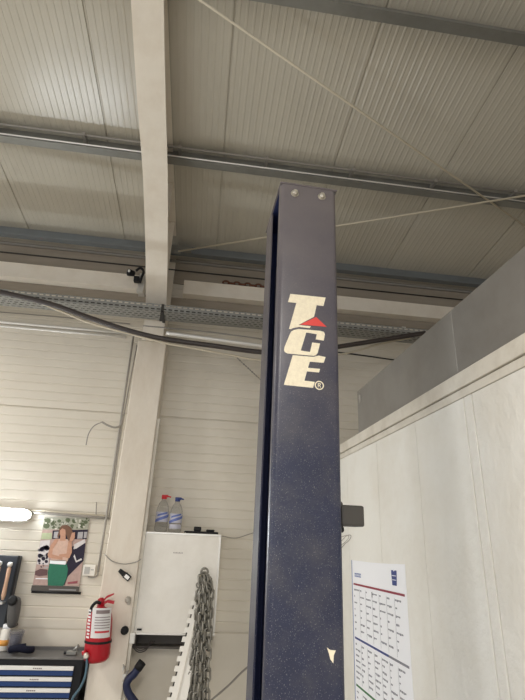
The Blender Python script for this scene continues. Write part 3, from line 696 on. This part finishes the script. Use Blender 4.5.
# bottles on top
m_clear = mat('clear_plastic', (0.75, 0.76, 0.76), 0.1, trans=0.9, ior=1.15, alpha=.42); m_cred = mat('red_cap', (0.6, 0.03, 0.04), .4); m_cblue = mat('navy_cap', (0.03, 0.05, 0.2), .4)
m_bl = mat('bottle_label', (0.48, 0.47, 0.54), .5); m_blb = mat('bottle_label_blue', (0.12, 0.16, 0.4), .5)
def bottle(px, ptop, mc, label, noz):
    p = P(px, 531, Y=4.08); p.z = zt_ + .0005; top = P(px, ptop, Y=4.08).z - p.z
    t = thing('water_bottle', p, label, 'bottle', 'bottles on the white cabinet')
    r = .052; h = top - .035
    b = MB(); b._lathe(p, [(.03, 0), (.046, .003), (r, .015), (r, .06), (r - .005, .068), (r, .076), (r, h * .62), (r - .004, h * .72), (.034, h * .88), (.019, h * .95), (.017, h)], m_clear, 24, Vector((0, 0, 1))); b.build('bottle_body', m_clear, t)
    b = MB()
    def band(a0, a1, h0, h1, m, rr, tilt=0.0, n=8):
        for k in range(n):
            q = [math.radians(a0 + (a1 - a0) * (k + i) / n) for i in (0, 1)]
            b.poly([p + Vector((math.cos(g) * rr, math.sin(g) * rr, hh_ + tilt * (g - 4.71))) for g, hh_ in ((q[0], h0), (q[1], h0), (q[1], h1), (q[0], h1))], m)
    band(205, 345, h * .30, h * .60, m_bl, r + .0012); band(205, 345, h * .36, h * .45, m_blb, r + .0022, .02); band(230, 320, h * .50, h * .56, m_blb, r + .0022, .015)
    band(215, 335, h * .12, h * .26, m_bl, r + .0012) if mc is m_cblue else None
    b.build('paper_label', m_bl, t)
    b = MB(); b._lathe(p + Vector((0, 0, h + .0005)), [(.020, 0), (.021, .004), (.020, .022), (.012, .026)], mc, 16, Vector((0, 0, 1)))
    b.box(p + Vector((-.02, -.01, h + .014)), p + Vector((.03, .01, h + .034)), bevel=.003); b.tube([p + Vector((.03, 0, h + .024)), p + Vector((noz, 0, h + .018))], .006, seg=8); b.build('spray_cap', mc, t)
bottle(160.5, 494.5, m_cred, 'clear plastic bottle with red cap, left one on the white cabinet', .055)
bottle(174.5, 497, m_cblue, 'clear plastic bottle with dark blue cap, right one on the white cabinet', .05)
b = MB(); p0, p1 = P(186, 531, Y=4.06), P(218, 533, Y=4.06)
b.box((p0.x, 4.02, zt_ + .001), (p1.x, 4.10, zt_ + .018), bevel=.004); b.box((p0.x + .06, 4.03, zt_ + .018), (p0.x + .12, 4.08, zt_ + .052), bevel=.008); b.box((p0.x + .16, 4.03, zt_ + .018), (p1.x - .03, 4.09, zt_ + .034), bevel=.006)
b.tube([(p0.x + .0, 4.05, zt_ + .012), (p0.x - .012, 4.06, zt_ + .008)], .006, seg=8)
tag(b.build('air_tool', m_black), 'flat black tool lying on top of the white cabinet beside the bottles', 'tool')
b = MB(); p = P(142.5, 527.5, Y=3.98); b.box((p.x - .022, 3.99, zt_ + .001), (p.x + .025, 4.05, zt_ + .065), bevel=.005)
tag(b.build('clip_box', m_black), 'small black box on the cabinet corner against the column edge', 'box')

# ---------------------------------------------------------------- small things on the column
line('wire', [P(104.5, 554, Y=3.94), P(112, 561, Y=3.93), P(124, 564, Y=3.93), P(136, 562, Y=3.93), P(141, 559, Y=3.94)], .0035, m_greypipe, 'thin wire strung across the column above the small black gauge', 'wire')
gz = thing('tyre_gauge', P(124, 576, Y=3.93), 'small black and silver gauge hung on the column under a wire', 'gauge')
c = P(119.5, 570, Y=3.93); d = P(130, 579, Y=3.93); u = (d - c).normalized(); v = Vector((-u.z, 0, u.x))
b = MB(); b.slab([c + v * .012, c + u * .05 + v * .018, c + u * .05 - v * .018, c - v * .012], (0, -.02, 0)); b.build('grip', m_black, gz)
b = MB(); b.slab([c + u * .052 + v * .021, d + v * .019, d - v * .019, c + u * .052 - v * .021], (0, -.022, 0)); bz = b.build('case', m_black, gz)
b = MB(); b.slab([c + u * .058 + v * .012, d - u * .008 + v * .012, d - u * .008 - v * .012, c + u * .058 - v * .012], (0, -.004, 0));
for vv in b.bm.verts: vv.co.y -= .022
b.build('silver_face', m_alu, gz)
p = P(128, 599.5, Y=3.945); b = MB(); b._lathe(p, [(.022, 0), (.022, .012), (.012, .03)], None, 14, Vector((0, -1, 0))); b.box(p + Vector((-.004, -.02, -.03)), p + Vector((.02, .0, -.005)), bevel=.003)
tag(b.build('pipe_fitting', mat('dull_pale_metal', (.42, .39, .34), .5, metal=.3)), 'pale metal fitting on the column right edge, above the dark knob', 'fitting')
p = P(125, 630, Y=3.945); b = MB(); b._lathe(p, [(.024, 0), (.028, .01), (.026, .035), (.012, .04)], m_black, 14, Vector((0, -1, 0)))
tag(b.build('black_knob', m_black), 'dark round knob low on the column beside the fire extinguisher', 'knob')
p = P(132.5, 637, Y=3.99); b = MB(); b.box(p - Vector((.02, .02, .04)), p + Vector((.02, .02, .03)), bevel=.004).box(p + Vector((-.012, -.03, -.015)), p + Vector((.012, -.018, .01)))
tag(b.build('metal_catch', m_alu), 'pale metal catch at the lower left corner of the white cabinet', 'catch')
# navy curved bar
p = [P(137.5, 669, Y=3.9), P(134, 674, Y=3.9), P(129, 679, Y=3.9), P(126.5, 685, Y=3.9), P(128.5, 693, Y=3.9), P(133, 700, Y=3.9), P(137, 708, Y=3.9)]
fl = p[-1] + Vector((.06, -.03, -.66)); 
b = MB(); q = bez(p + [p[-1] + Vector((.03, 0, -.15)), Vector((fl.x, fl.y, .03))], 8); b.tube(q, .026, seg=12)
nb = thing('pry_bar', Vector((fl.x, fl.y, 0)), 'navy blue bar with a hooked top leaning beside the column at the bottom', 'bar')
b.build('bent_bar', mat('navy_gloss', (0.008, 0.014, 0.055), .4), nb)
b = MB(); b.tube([p[0], p[0] + (p[0] - p[1]).normalized() * .05], .029, seg=12); b.build('end_grip', m_black, nb)
b = MB(); rs = random.Random(3)
for k in range(7):
    a = P(122 + rs.random() * 4, 664 + k * 3.4, Y=3.93); b.slab([a, a + Vector((rs.uniform(.01, .035), 0, rs.uniform(-.03, .01))), a + Vector((rs.uniform(.0, .02), 0, -rs.uniform(.02, .04)))], (0, -.01, 0), m_alu if k % 2 else m_greypipe)
tag(b.build('wire_clamp', m_alu), 'cluster of small grey metal clamps on the column edge above the navy bar', 'clamp')

# ---------------------------------------------------------------- toothed white rail with chains
YR = 3.86
def tr(t, off):       # along the rail (0 top, 1 at picture bottom)
    a = P(197.5, 592, Y=3.97); c = P(170.5, 700, Y=3.80)
    q = a.lerp(c, t); return q + Vector((off, 0, 0))
a = tr(0, 0); c = tr(1, 0); tf = a.z / (a.z - c.z)
rr_ = thing('toothed_rail', tr(tf, .06), 'white steel rail with square teeth leaning under the white cabinet', 'rail')
b = MB(); w = .115; th = .012
b.slab([tr(0, 0), tr(0, w * .75), tr(tf, w * 1.1), tr(tf, 0)], (0, th, 0)); b.build('rail_plate', m_white, rr_)
b = MB(); b.slab([tr(0, w * .28), tr(0, w * .34), tr(tf, w * .44), tr(tf, w * .38)], (0, -.008, 0)); b.build('raised_seam', m_ledge, rr_)
n = 22
for k in range(n):
    t0 = k * tf / n; t1 = (k + .55) * tf / n
    b = MB(); b.slab([tr(t0, -.026), tr(t0, 0), tr(t1, 0), tr(t1, -.026)], (0, th, 0)); b.build('tooth', m_white, rr_)
for k in range(n):
    t0 = (k + .58) * tf / n; t1 = (k + .97) * tf / n
    b = MB(); b.slab([tr(t0, -.010) + Vector((0, .004, 0)), tr(t0, 0) + Vector((0, .004, 0)), tr(t1, 0) + Vector((0, .004, 0)), tr(t1, -.010) + Vector((0, .004, 0))], (0, th * .6, 0)); b.build('tooth_gap', m_dark, rr_)

m_chain = mat('chain_steel', (0.29, 0.275, 0.24), 0.4, metal=.6, var=.5, scale=30)
hk = P(204.5, 572, Y=3.93)
ch = thing('hanging_chains', hk - Vector((0, 0, .9)), 'bundle of grey steel chains hanging in front of the white cabinet', 'chain')
def link(b, p, t, flip, L=.021, W=.0115, r=.0042):
    t = t.normalized(); s1 = t.cross(Vector((.9, .35, .1)) if flip else Vector((.3, -.95, .1))).normalized(); c = []
    for j in range(10):
        q = 2 * math.pi * j / 10
        cx, cy = math.cos(q), math.sin(q)
        c.append(p + t * (L * .62 * (1 if cx > 0 else -1) + L * .42 * cx if abs(cx) > .3 else L * cx) + s1 * W * (1 if cy > 0 else -1) * min(1, abs(cy) * 1.3))
    b.tube(c, r, seg=6, closed=True)
def strand(pts, sc=1.0):
    b = MB(); q = bez(pts, 12); acc = 0; k = 0; step = .0345 * sc
    link(b, q[0], q[1] - q[0], 0, .021 * sc, .0125 * sc, .0044 * sc)
    for a, c in zip(q, q[1:]):
        d = (c - a).length
        while acc + d >= step:
            f = (step - acc) / d; a = a + (c - a) * f; d = (c - a).length; acc = 0; k += 1
            link(b, a, (c - a) if d > 1e-5 else (c - q[0]), k % 2, .021 * sc, .0125 * sc, .0044 * sc)
        acc += d
    b.build('chain_strand', m_chain, ch)
b = MB(); c = []
for j in range(16):
    q = 2 * math.pi * j / 16; c.append(hk + Vector((.026 * math.cos(q), 0, .026 * math.sin(q))))
b.tube(c, .008, seg=8, closed=True); b.tube([hk + Vector((0, .068, .02)), hk + Vector((0, .0, .02)), hk + Vector((0, -.02, .03))], .006, seg=8)
b.build('hook_ring', m_chain, ch)
rs = random.Random(5)
starts = [(203, 578), (204.5, 578), (206, 579), (201.5, 580), (207.5, 581)]
for k, (xb, xt) in enumerate(((183.5, 199), (188, 200.5), (192, 202.5), (196, 203), (199.5, 204.5), (203, 206), (206, 208))):
    Yk = 3.90 - .022 * (k % 4) - .01
    top = P(starts[k % 5][0], starts[k % 5][1], Y=Yk)
    m1 = P(xt - 1 + rs.uniform(-1, 1), 600, Y=Yk - .02); m2 = P((xt + xb) / 2 + rs.uniform(-1.2, 1.2), 645, Y=Yk - .02); m3 = P(xb, 702, Y=Yk - .02)
    if k == 0: m2 = P(196.5, 645, Y=Yk - .02); m3 = P(179, 703, Y=Yk - .04)
    strand([top, m1, m2, m3, m3 + Vector((rs.uniform(-.02, .02), 0, -.22))], 1.5 if k % 3 else 1.75)
strand([P(207, 579, Y=3.88), P(211, 585, Y=3.88), P(210, 605, Y=3.88), P(208.5, 637, Y=3.88)], 1.7)
p = P(206.5, 639, Y=3.87); b = MB(); b.tube([p + Vector((-.03, 0, 0)), p + Vector((.04, 0, .006))], .010, seg=8); b.tube(bez([p + Vector((0, 0, .0)), p + Vector((.005, 0, -.03)), p + Vector((-.02, 0, -.05)), p + Vector((-.035, 0, -.03))], 5), .009, seg=8); b.build('grab_hook', m_black, ch)
# heap of chain at the top of the bundle
b = MB()
for k in range(18):
    p = P(204.5 + rs.uniform(-5, 5), 582 + rs.uniform(-3, 16), Y=3.86 + rs.uniform(-.03, .03)); link(b, p, Vector((rs.uniform(-1, 1), rs.uniform(-.5, .5), rs.uniform(-1, 1))), k % 2, .026, .016, .0055)
b.build('chain_knot', m_chain, ch)

# ---------------------------------------------------------------- tool cabinet and what stands on it
YF = 3.90
zt = P(60, 650, Y=4.15).z; xr = P(83.5, 660, Y=YF).x; xl2 = xr - .98
tc = thing('tool_cabinet', ((xl2 + xr) / 2, 4.03, 0), 'black tool cabinet with blue drawers and white handle strips', 'tool cabinet')
m_tcb = mat('cabinet_black', (0.010, 0.010, 0.012), .5, spec=.3); m_tbl = mat('drawer_blue', (0.010, 0.042, 0.16), .35, var=.1); m_top = mat('cabinet_top', (0.13, 0.125, 0.12), .5, var=.2); m_strip = mat('handle_white', (0.80, 0.79, 0.76), .35)
MB().box((xl2, YF, .10), (xr, 4.15, zt - .007), bevel=.004).build('body', m_tcb, tc)
b = MB().box((xl2 - .004, YF - .006, zt - .006), (xr + .004, 4.165, zt), bevel=.002); b.box((xl2 - .004, 4.145, zt), (xr + .004, 4.165, zt + .02)); b.build('worktop', m_top, tc)
zd = P(60, 665.5, Y=YF).z; pitch = P(60, 665.5, Y=YF).z - P(60, 676.4, Y=YF).z
k = 0; z = zd; xdr = P(74, 668, Y=YF).x
while z - pitch > .14:
    d = MB().box((xl2 + .03, YF - .012, z - pitch + .006), (xdr, YF - .0005, z - .028), bevel=.003).build('drawer', m_tbl, tc)
    MB().box((xl2 + .03, YF - .018, z - .026), (xdr, YF - .001, z - .002), bevel=.003).build('handle', m_strip, d)
    if k < 6:
        b = MB(); px = P(34 - k * 1.2, 667, Y=YF).x
        for j in range(5): b.box((px + j * .012, YF - .0195, z - .018), (px + .008 + j * .012, YF - .0182, z - .011))
        b.build('handle_print', m_labp, d)
    z -= pitch; k += 1
for x in (xl2 + .08, xr - .08):
    for y in (3.96, 4.09):
        b = MB(); b._lathe(Vector((x, y - .02, .05)), [(.05, 0), (.05, .04)], m_black, 18, Vector((0, 1, 0))); b.box((x - .03, y - .03, .06), (x + .03, y + .03, .10)); b.build('castor', m_black, tc)
# pale blue air hose at the side
line('air_hose', [P(86, 656, Y=3.77), P(87, 664, Y=3.76), P(85, 677, Y=3.75), P(80, 688, Y=3.75), P(73, 698, Y=3.75), P(68, 712, Y=3.75)], .008, mat('hose_teal', (0.06, 0.12, 0.16), .4), 'thin blue-grey air hose hanging in front of the tool cabinet right edge', 'hose')
p = P(86.5, 655.5, Y=3.76); b = MB(); b._lathe(p, [(.018, 0), (.02, .01), (.012, .025)], m_zinc, 12, Vector((0, -1, 0))); b.tube([p + Vector((-.03, .005, .01)), p + Vector((-.005, .005, .02))], .014, m_exred, seg=8)
tag(b.build('hose_coupling', m_zinc), 'silver and red hose coupling at the cabinet corner below the extinguisher', 'coupling')
# small valve
p = P(73, 651, Y=4.0); p.z = zt + .001; b = MB(); b.box(p + Vector((-.04, -.02, 0)), p + Vector((.03, .02, .028)), bevel=.006); b.tube([p + Vector((0, 0, .02)), p + Vector((.035, 0, .06))], .011, m_galv, seg=10); b.tube([p + Vector((-.06, 0, .012)), p + Vector((-.03, 0, .014))], .009, m_black, seg=8)
tag(b.build('small_valve', m_greypipe), 'small grey valve piece lying on the right end of the cabinet top', 'valve')
# spray gun like sander leaning
def stand(px, py, Y): q = P(px, py, Y=Y); q.z = zt + .001; return q
p = stand(13, 652, 4.055); ps = thing('clear_jar', p, 'dark clear plastic jar on the tool cabinet', 'jar')
b = MB(); b._lathe(p, [(.04, 0), (.045, .006), (.046, .09), (.052, .13), (.05, .135), (.042, .09), (.04, .01)], None, 20, Vector((0, 0, 1))); b.build('jar_wall', mat('smoky_plastic', (.45, .45, .5), .12, trans=.7, alpha=.4), ps)
b = MB(); b._lathe(p + Vector((0, 0, .008)), [(.036, 0), (.038, .10)], None, 16, Vector((0, 0, 1))); b.build('jar_contents', mat('dark_contents', (.06, .06, .09), .4), ps)
p = stand(20, 653, 3.985); p.z += .008; b = MB(); b.tube(bez([p + Vector((-.07, 0, .022)), p + Vector((-.02, -.02, .035)), p + Vector((.05, -.01, .024)), p + Vector((.075, .02, .02))], 6), .022, seg=12); b.tube([p + Vector((-.02, -.02, .04)), p + Vector((.03, .0, .045))], .018, seg=10)
tag(b.build('cloth_roll', mat('navy_black_cloth', (.008, .009, .02), .8, spec=.2)), 'rolled dark navy cloth lying in front of the jar on the cabinet top', 'cloth')
p = stand(2.5, 650, 4.10); pt = thing('spray_can', p, 'white spray can with orange lower band behind the clear jar', 'can')
h = P(8, 624, Y=4.1).z - p.z
b = MB(); b._lathe(p, [(.032, 0), (.034, .005), (.034, h * .78), (.028, h * .84), (.018, h * .86)], m_white, 20, Vector((0, 0, 1))); b.build('can_body', m_white, pt)
b = MB(); b._lathe(p + Vector((0, 0, h * .2)), [(.0348, 0), (.0348, h * .22)], None, 20, Vector((0, 0, 1))); b.build('colour_band', mat('orange_band', (.75, .35, .08), .4), pt)
b = MB(); b._lathe(p + Vector((0, 0, h * .845)), [(.03, 0), (.03, h * .14), (.026, h * .155)], m_paper, 20, Vector((0, 0, 1))); b.build('can_cap', m_paper, pt)
# peg board with tools on the wall
x_r = (P(18.5, 557, Y=4.12).x + P(3, 638, Y=4.12).x) / 2; zt_b = P(10, 556, Y=4.12).z; zb_b = P(2, 628, Y=4.12).z
tb = thing('tool_board', (x_r - .4, 4.15, zb_b), 'dark slate tool board on the wall at the left edge', 'tool board')
m_slate = mat('slate_board', (0.035, 0.042, 0.055), .45, var=.3, scale=20)
MB().box((x_r - .8, 4.13, zb_b), (x_r, 4.194, zt_b), bevel=.004).build('board', m_slate, tb)
zs = P(3, 602, Y=4.10).z
MB().box((x_r - .8, 4.06, zs - .012), (x_r - .03, 4.129, zs), bevel=.002).build('shelf_ledge', m_alu, tb)
o = MB().box((x_r - .012, 4.122, zb_b), (x_r + .004, 4.13, zt_b + .004)).build('edge_strip', m_alu if False else m_black, tb)
def ham(px0, py0, px1, py1, m, label):
    a = P(px0, py0, Y=4.09); c = P(px1, py1, Y=4.09); d = (c - a).normalized(); L = (c - a).length
    t = thing('screwdriver', c, label, 'screwdriver', 'tools on the dark tool board')
    b = MB(); b._lathe(a, [(.008, 0), (.015, .01), (.013, L * .5), (.016, L * .85), (.008, L)], m, 12, d); b.build('wooden_handle', m, t)
    b = MB(); b._lathe(a - d * .035, [(.004, 0), (.016, .004), (.020, .02), (.012, .034)], m_pipe, 12, d); b.build('metal_tip', m_paper, t)
m_wood = mat('pale_wood', (0.62, 0.40, 0.28), .5, var=.2, scale=20)
ham(9.5, 567, 2.5, 600, m_wood, 'tool with pale wooden handle standing before the dark tool board')
ham(-1, 566, -8, 600, m_wood, 'tool with white tip cut by the left picture edge')
# grey hand machine hanging beside board
p = P(15.5, 597, Y=4.06); d = (P(12.2, 624, Y=4.09) - p).normalized(); gg = thing('heat_gun', P(10, 624, Y=4.1), 'grey hand machine with dark round top hung beside the tool board', 'power tool')
b = MB(); b._lathe(p, [(.02, 0), (.036, .012), (.044, .04), (.043, .11), (.038, .16), (.032, .19), (.02, .20)], None, 20, d); b.build('housing', mat('grey_housing', (.10, .097, .095), .35, var=.1), gg)
b = MB(); b._lathe(p - Vector((0, .045, 0)) + d * .02, [(.02, 0), (.034, .004), (.034, .02), (.02, .028)], m_black, 18, Vector((0, -1, .3)).normalized()); b.build('air_inlet', m_black, gg)
b = MB(); b.tube([p + d * .2 + Vector((0, .03, 0)), p + d * .2 + Vector((0, .10, 0))], .01, seg=8); b.build('wall_peg', m_black, gg)

# ---------------------------------------------------------------- supplier year planner on the partition
# plane x = XP, tilted slightly in its own plane
ang = math.radians(1.6)
O3 = P(352, 560, X=XP); W_ = O3.y - P(405, 563, X=XP).y; Hc = 1.14
ud = Vector((0, -math.cos(ang), math.sin(ang) )); vd = Vector((0, 0, -1))
def CP(u, v, lift=.0): return O3 + ud * u + vd * v + Vector((-.0006 - lift, 0, 0))
cal = thing('year_planner', CP(W_ / 2, Hc), 'large white year planner with red, blue and green bands on the partition', 'calendar')
b = MB()
n = 14
# sheet, its top edge slightly curled off the wall
for k in range(n):
    u0, u1 = W_ * k / n, W_ * (k + 1) / n
    def top(u): s = u / W_; return -.012 * (1 - s) * s * 2 + .018 * math.sin(math.pi * s) * .6
    b.slab([CP(u0, top(u0), .0), CP(u1, top(u1), .0), CP(u1, Hc, .0), CP(u0, Hc, .0)], (-.0012, 0, 0))
b.build('paper_sheet', m_paper, cal)
def quad(b, u0, v0, u1, v1, m, l=.0016): b.slab([CP(u0, v0, l), CP(u1, v0, l), CP(u1, v1, l), CP(u0, v1, l)], (-.0004, 0, 0), m)
m_mar = mat('print_dark_red', (0.28, 0.02, 0.05), .5); m_blu = mat('print_navy', (0.03, 0.05, 0.22), .5); m_grn = mat('print_green', (0.03, 0.16, 0.05), .5); m_ink = mat('print_grey_ink', (0.22, 0.22, 0.26), .5)
zb_ = lambda py: O3.z - P(354, py, X=XP).z
v1, v2, v3 = zb_(583.0), zb_(635.5), zb_(681)
b = MB()
for v, m in ((v1, m_mar), (v2, m_blu), (v3, m_grn), (v3 + (v3 - v2), m_mar)):
    quad(b, .025, v, W_ * .68 if m is m_blu or m is m_grn else W_ - .02, v + .010, m)
    if m is m_blu or m is m_grn: quad(b, W_ * .68, v, W_ - .02, v + .010, m_ink)
b.build('month_bars', m_mar, cal)
b = MB(); rs = random.Random(11)
bands = [v1, v2, v3, v3 + (v3 - v2), Hc]
for bi in range(4):
    va, vb = bands[bi] + .03, bands[bi + 1] - .01
    rows = 7; cols = 7
    for r_ in range(rows):
        for c_ in range(cols):
            u = .035 + (W_ - .07) * c_ / cols; v = va + (vb - va) * r_ / rows
            x = u
            for j in range(rs.randint(1, 4)):
                w = rs.uniform(.009, .02); quad(b, x, v, x + w, v + .0055 + rs.uniform(0, .004), m_ink); x += w + .004
    for c_ in range(1, cols):
        u = .028 + (W_ - .07) * c_ / cols; quad(b, u, va - .005, u + .0015, vb, m_ink)
b.build('printed_dates', m_ink, cal)
b = MB()   # small blue emblem and company line in the head
ue = W_ * .79
b.slab([CP(ue + x * .066, y, .0016) for x, y in ((0, .030), (.36, .030), (.5, .036), (.64, .030), (1, .030), (1, .045), (.9, .095), (.1, .095), (0, .045))], (-.0004, 0, 0), m_blu)
m_bl2 = mat('print_mid_blue', (.12, .17, .42), .5); quad(b, ue + .008, .052, ue + .058, .055, m_paper, .0022); quad(b, ue + .010, .070, ue + .056, .073, m_paper, .0022)
b.build('emblem_print', m_blu, cal)
b = MB(); x = .05
for w in (.012, .014, .009, .014, .014, .012, .014): quad(b, x, .068, x + w, .088, m_bl2); quad(b, x + .004, .073, x + w - .003, .083, m_paper, .0022); x += w + .004
b.build('company_name_print', m_bl2, cal)
b = MB(); quad(b, -.004, .0, .006, Hc, m_bl2); o = b.build('left_border', m_bl2, cal)
b = MB(); quad(b, W_ * .80, v2 + .30 * (v3 - v2) + .13, W_ * .80 + .022, v2 + .30 * (v3 - v2) + .165, m_ink); quad(b, W_ * .42, v1 + .012 + .012, W_ * .42 + .012, v1 + .05, m_ink); b.build('handwritten_marks', m_ink, cal)

# ---------------------------------------------------------------- light
def area(name, loc, rot, sx, sy, e, c):
    l = bpy.data.lights.new(name, 'AREA'); l.shape = 'RECTANGLE'; l.size = sx; l.size_y = sy; l.energy = e; l.color = c
    o = bpy.data.objects.new(name, l); COL.objects.link(o); o.location = loc; o.rotation_euler = rot; return o
# daylight through the workshop door behind the viewer; added left lights brighten post edges
area('door_daylight', (-1.0, -6.2, 1.4), (math.radians(80), 0, 0), 4.0, 2.4, 55, (1.0, 0.97, 0.93))
area('added_left_light', (-5.7, -3.4, 1.9), (math.radians(90), 0, math.radians(-90)), 3.0, 1.4, 80, (0.92, 0.96, 1.0))  # unseen light added to brighten the post's left side
area('added_left_light', (-5.8, 0.8, 2.0), (math.radians(90), 0, math.radians(-90)), 0.7, 2.4, 45, (0.88, 0.93, 1.0))  # tall narrow light added for a long highlight on the post corner
# unseen reflector lamps shining down; the left one added to brighten the left wall
for x, y, e in ((0.1, -1.3, 85), (-0.9, -3.4, 80), (-3.2, 2.4, 70)):
    area('unseen_pendant_light', (x, y, 3.45), (0, 0, 0), 0.3, 1.5, e, (1.0, 0.95, 0.87))
w = bpy.data.worlds.new('world'); SC.world = w; w.use_nodes = True
w.node_tree.nodes['Background'].inputs[0].default_value = (0.85, 0.9, 1.0, 1); w.node_tree.nodes['Background'].inputs[1].default_value = 0.6

# ---------------------------------------------------------------- camera
cd = bpy.data.cameras.new('camera'); cam = bpy.data.objects.new('camera', cd); COL.objects.link(cam)
cd.sensor_fit = 'VERTICAL'; cd.sensor_height = 36.0; cd.lens = 36.0 * F / 700.0; cd.clip_start = .02; cd.clip_end = 100
right = Vector((AX.x, AY.x, AZ.x)).normalized(); fwd = Vector((AX.z, AY.z, AZ.z)); fwd = (fwd - right * fwd.dot(right)).normalized()
up = right.cross(fwd)
M = Matrix((right, up, -fwd)).transposed().to_4x4(); M.translation = Vector((0, 0, CZ)); cam.matrix_world = M
SC.camera = cam
SC.view_settings.view_transform = 'Standard'; SC.view_settings.look = 'None'; SC.view_settings.gamma = 1; SC.view_settings.use_curve_mapping = False
SC.view_settings.exposure = 0.0
SC.cycles.max_bounces = 8; SC.cycles.diffuse_bounces = 5
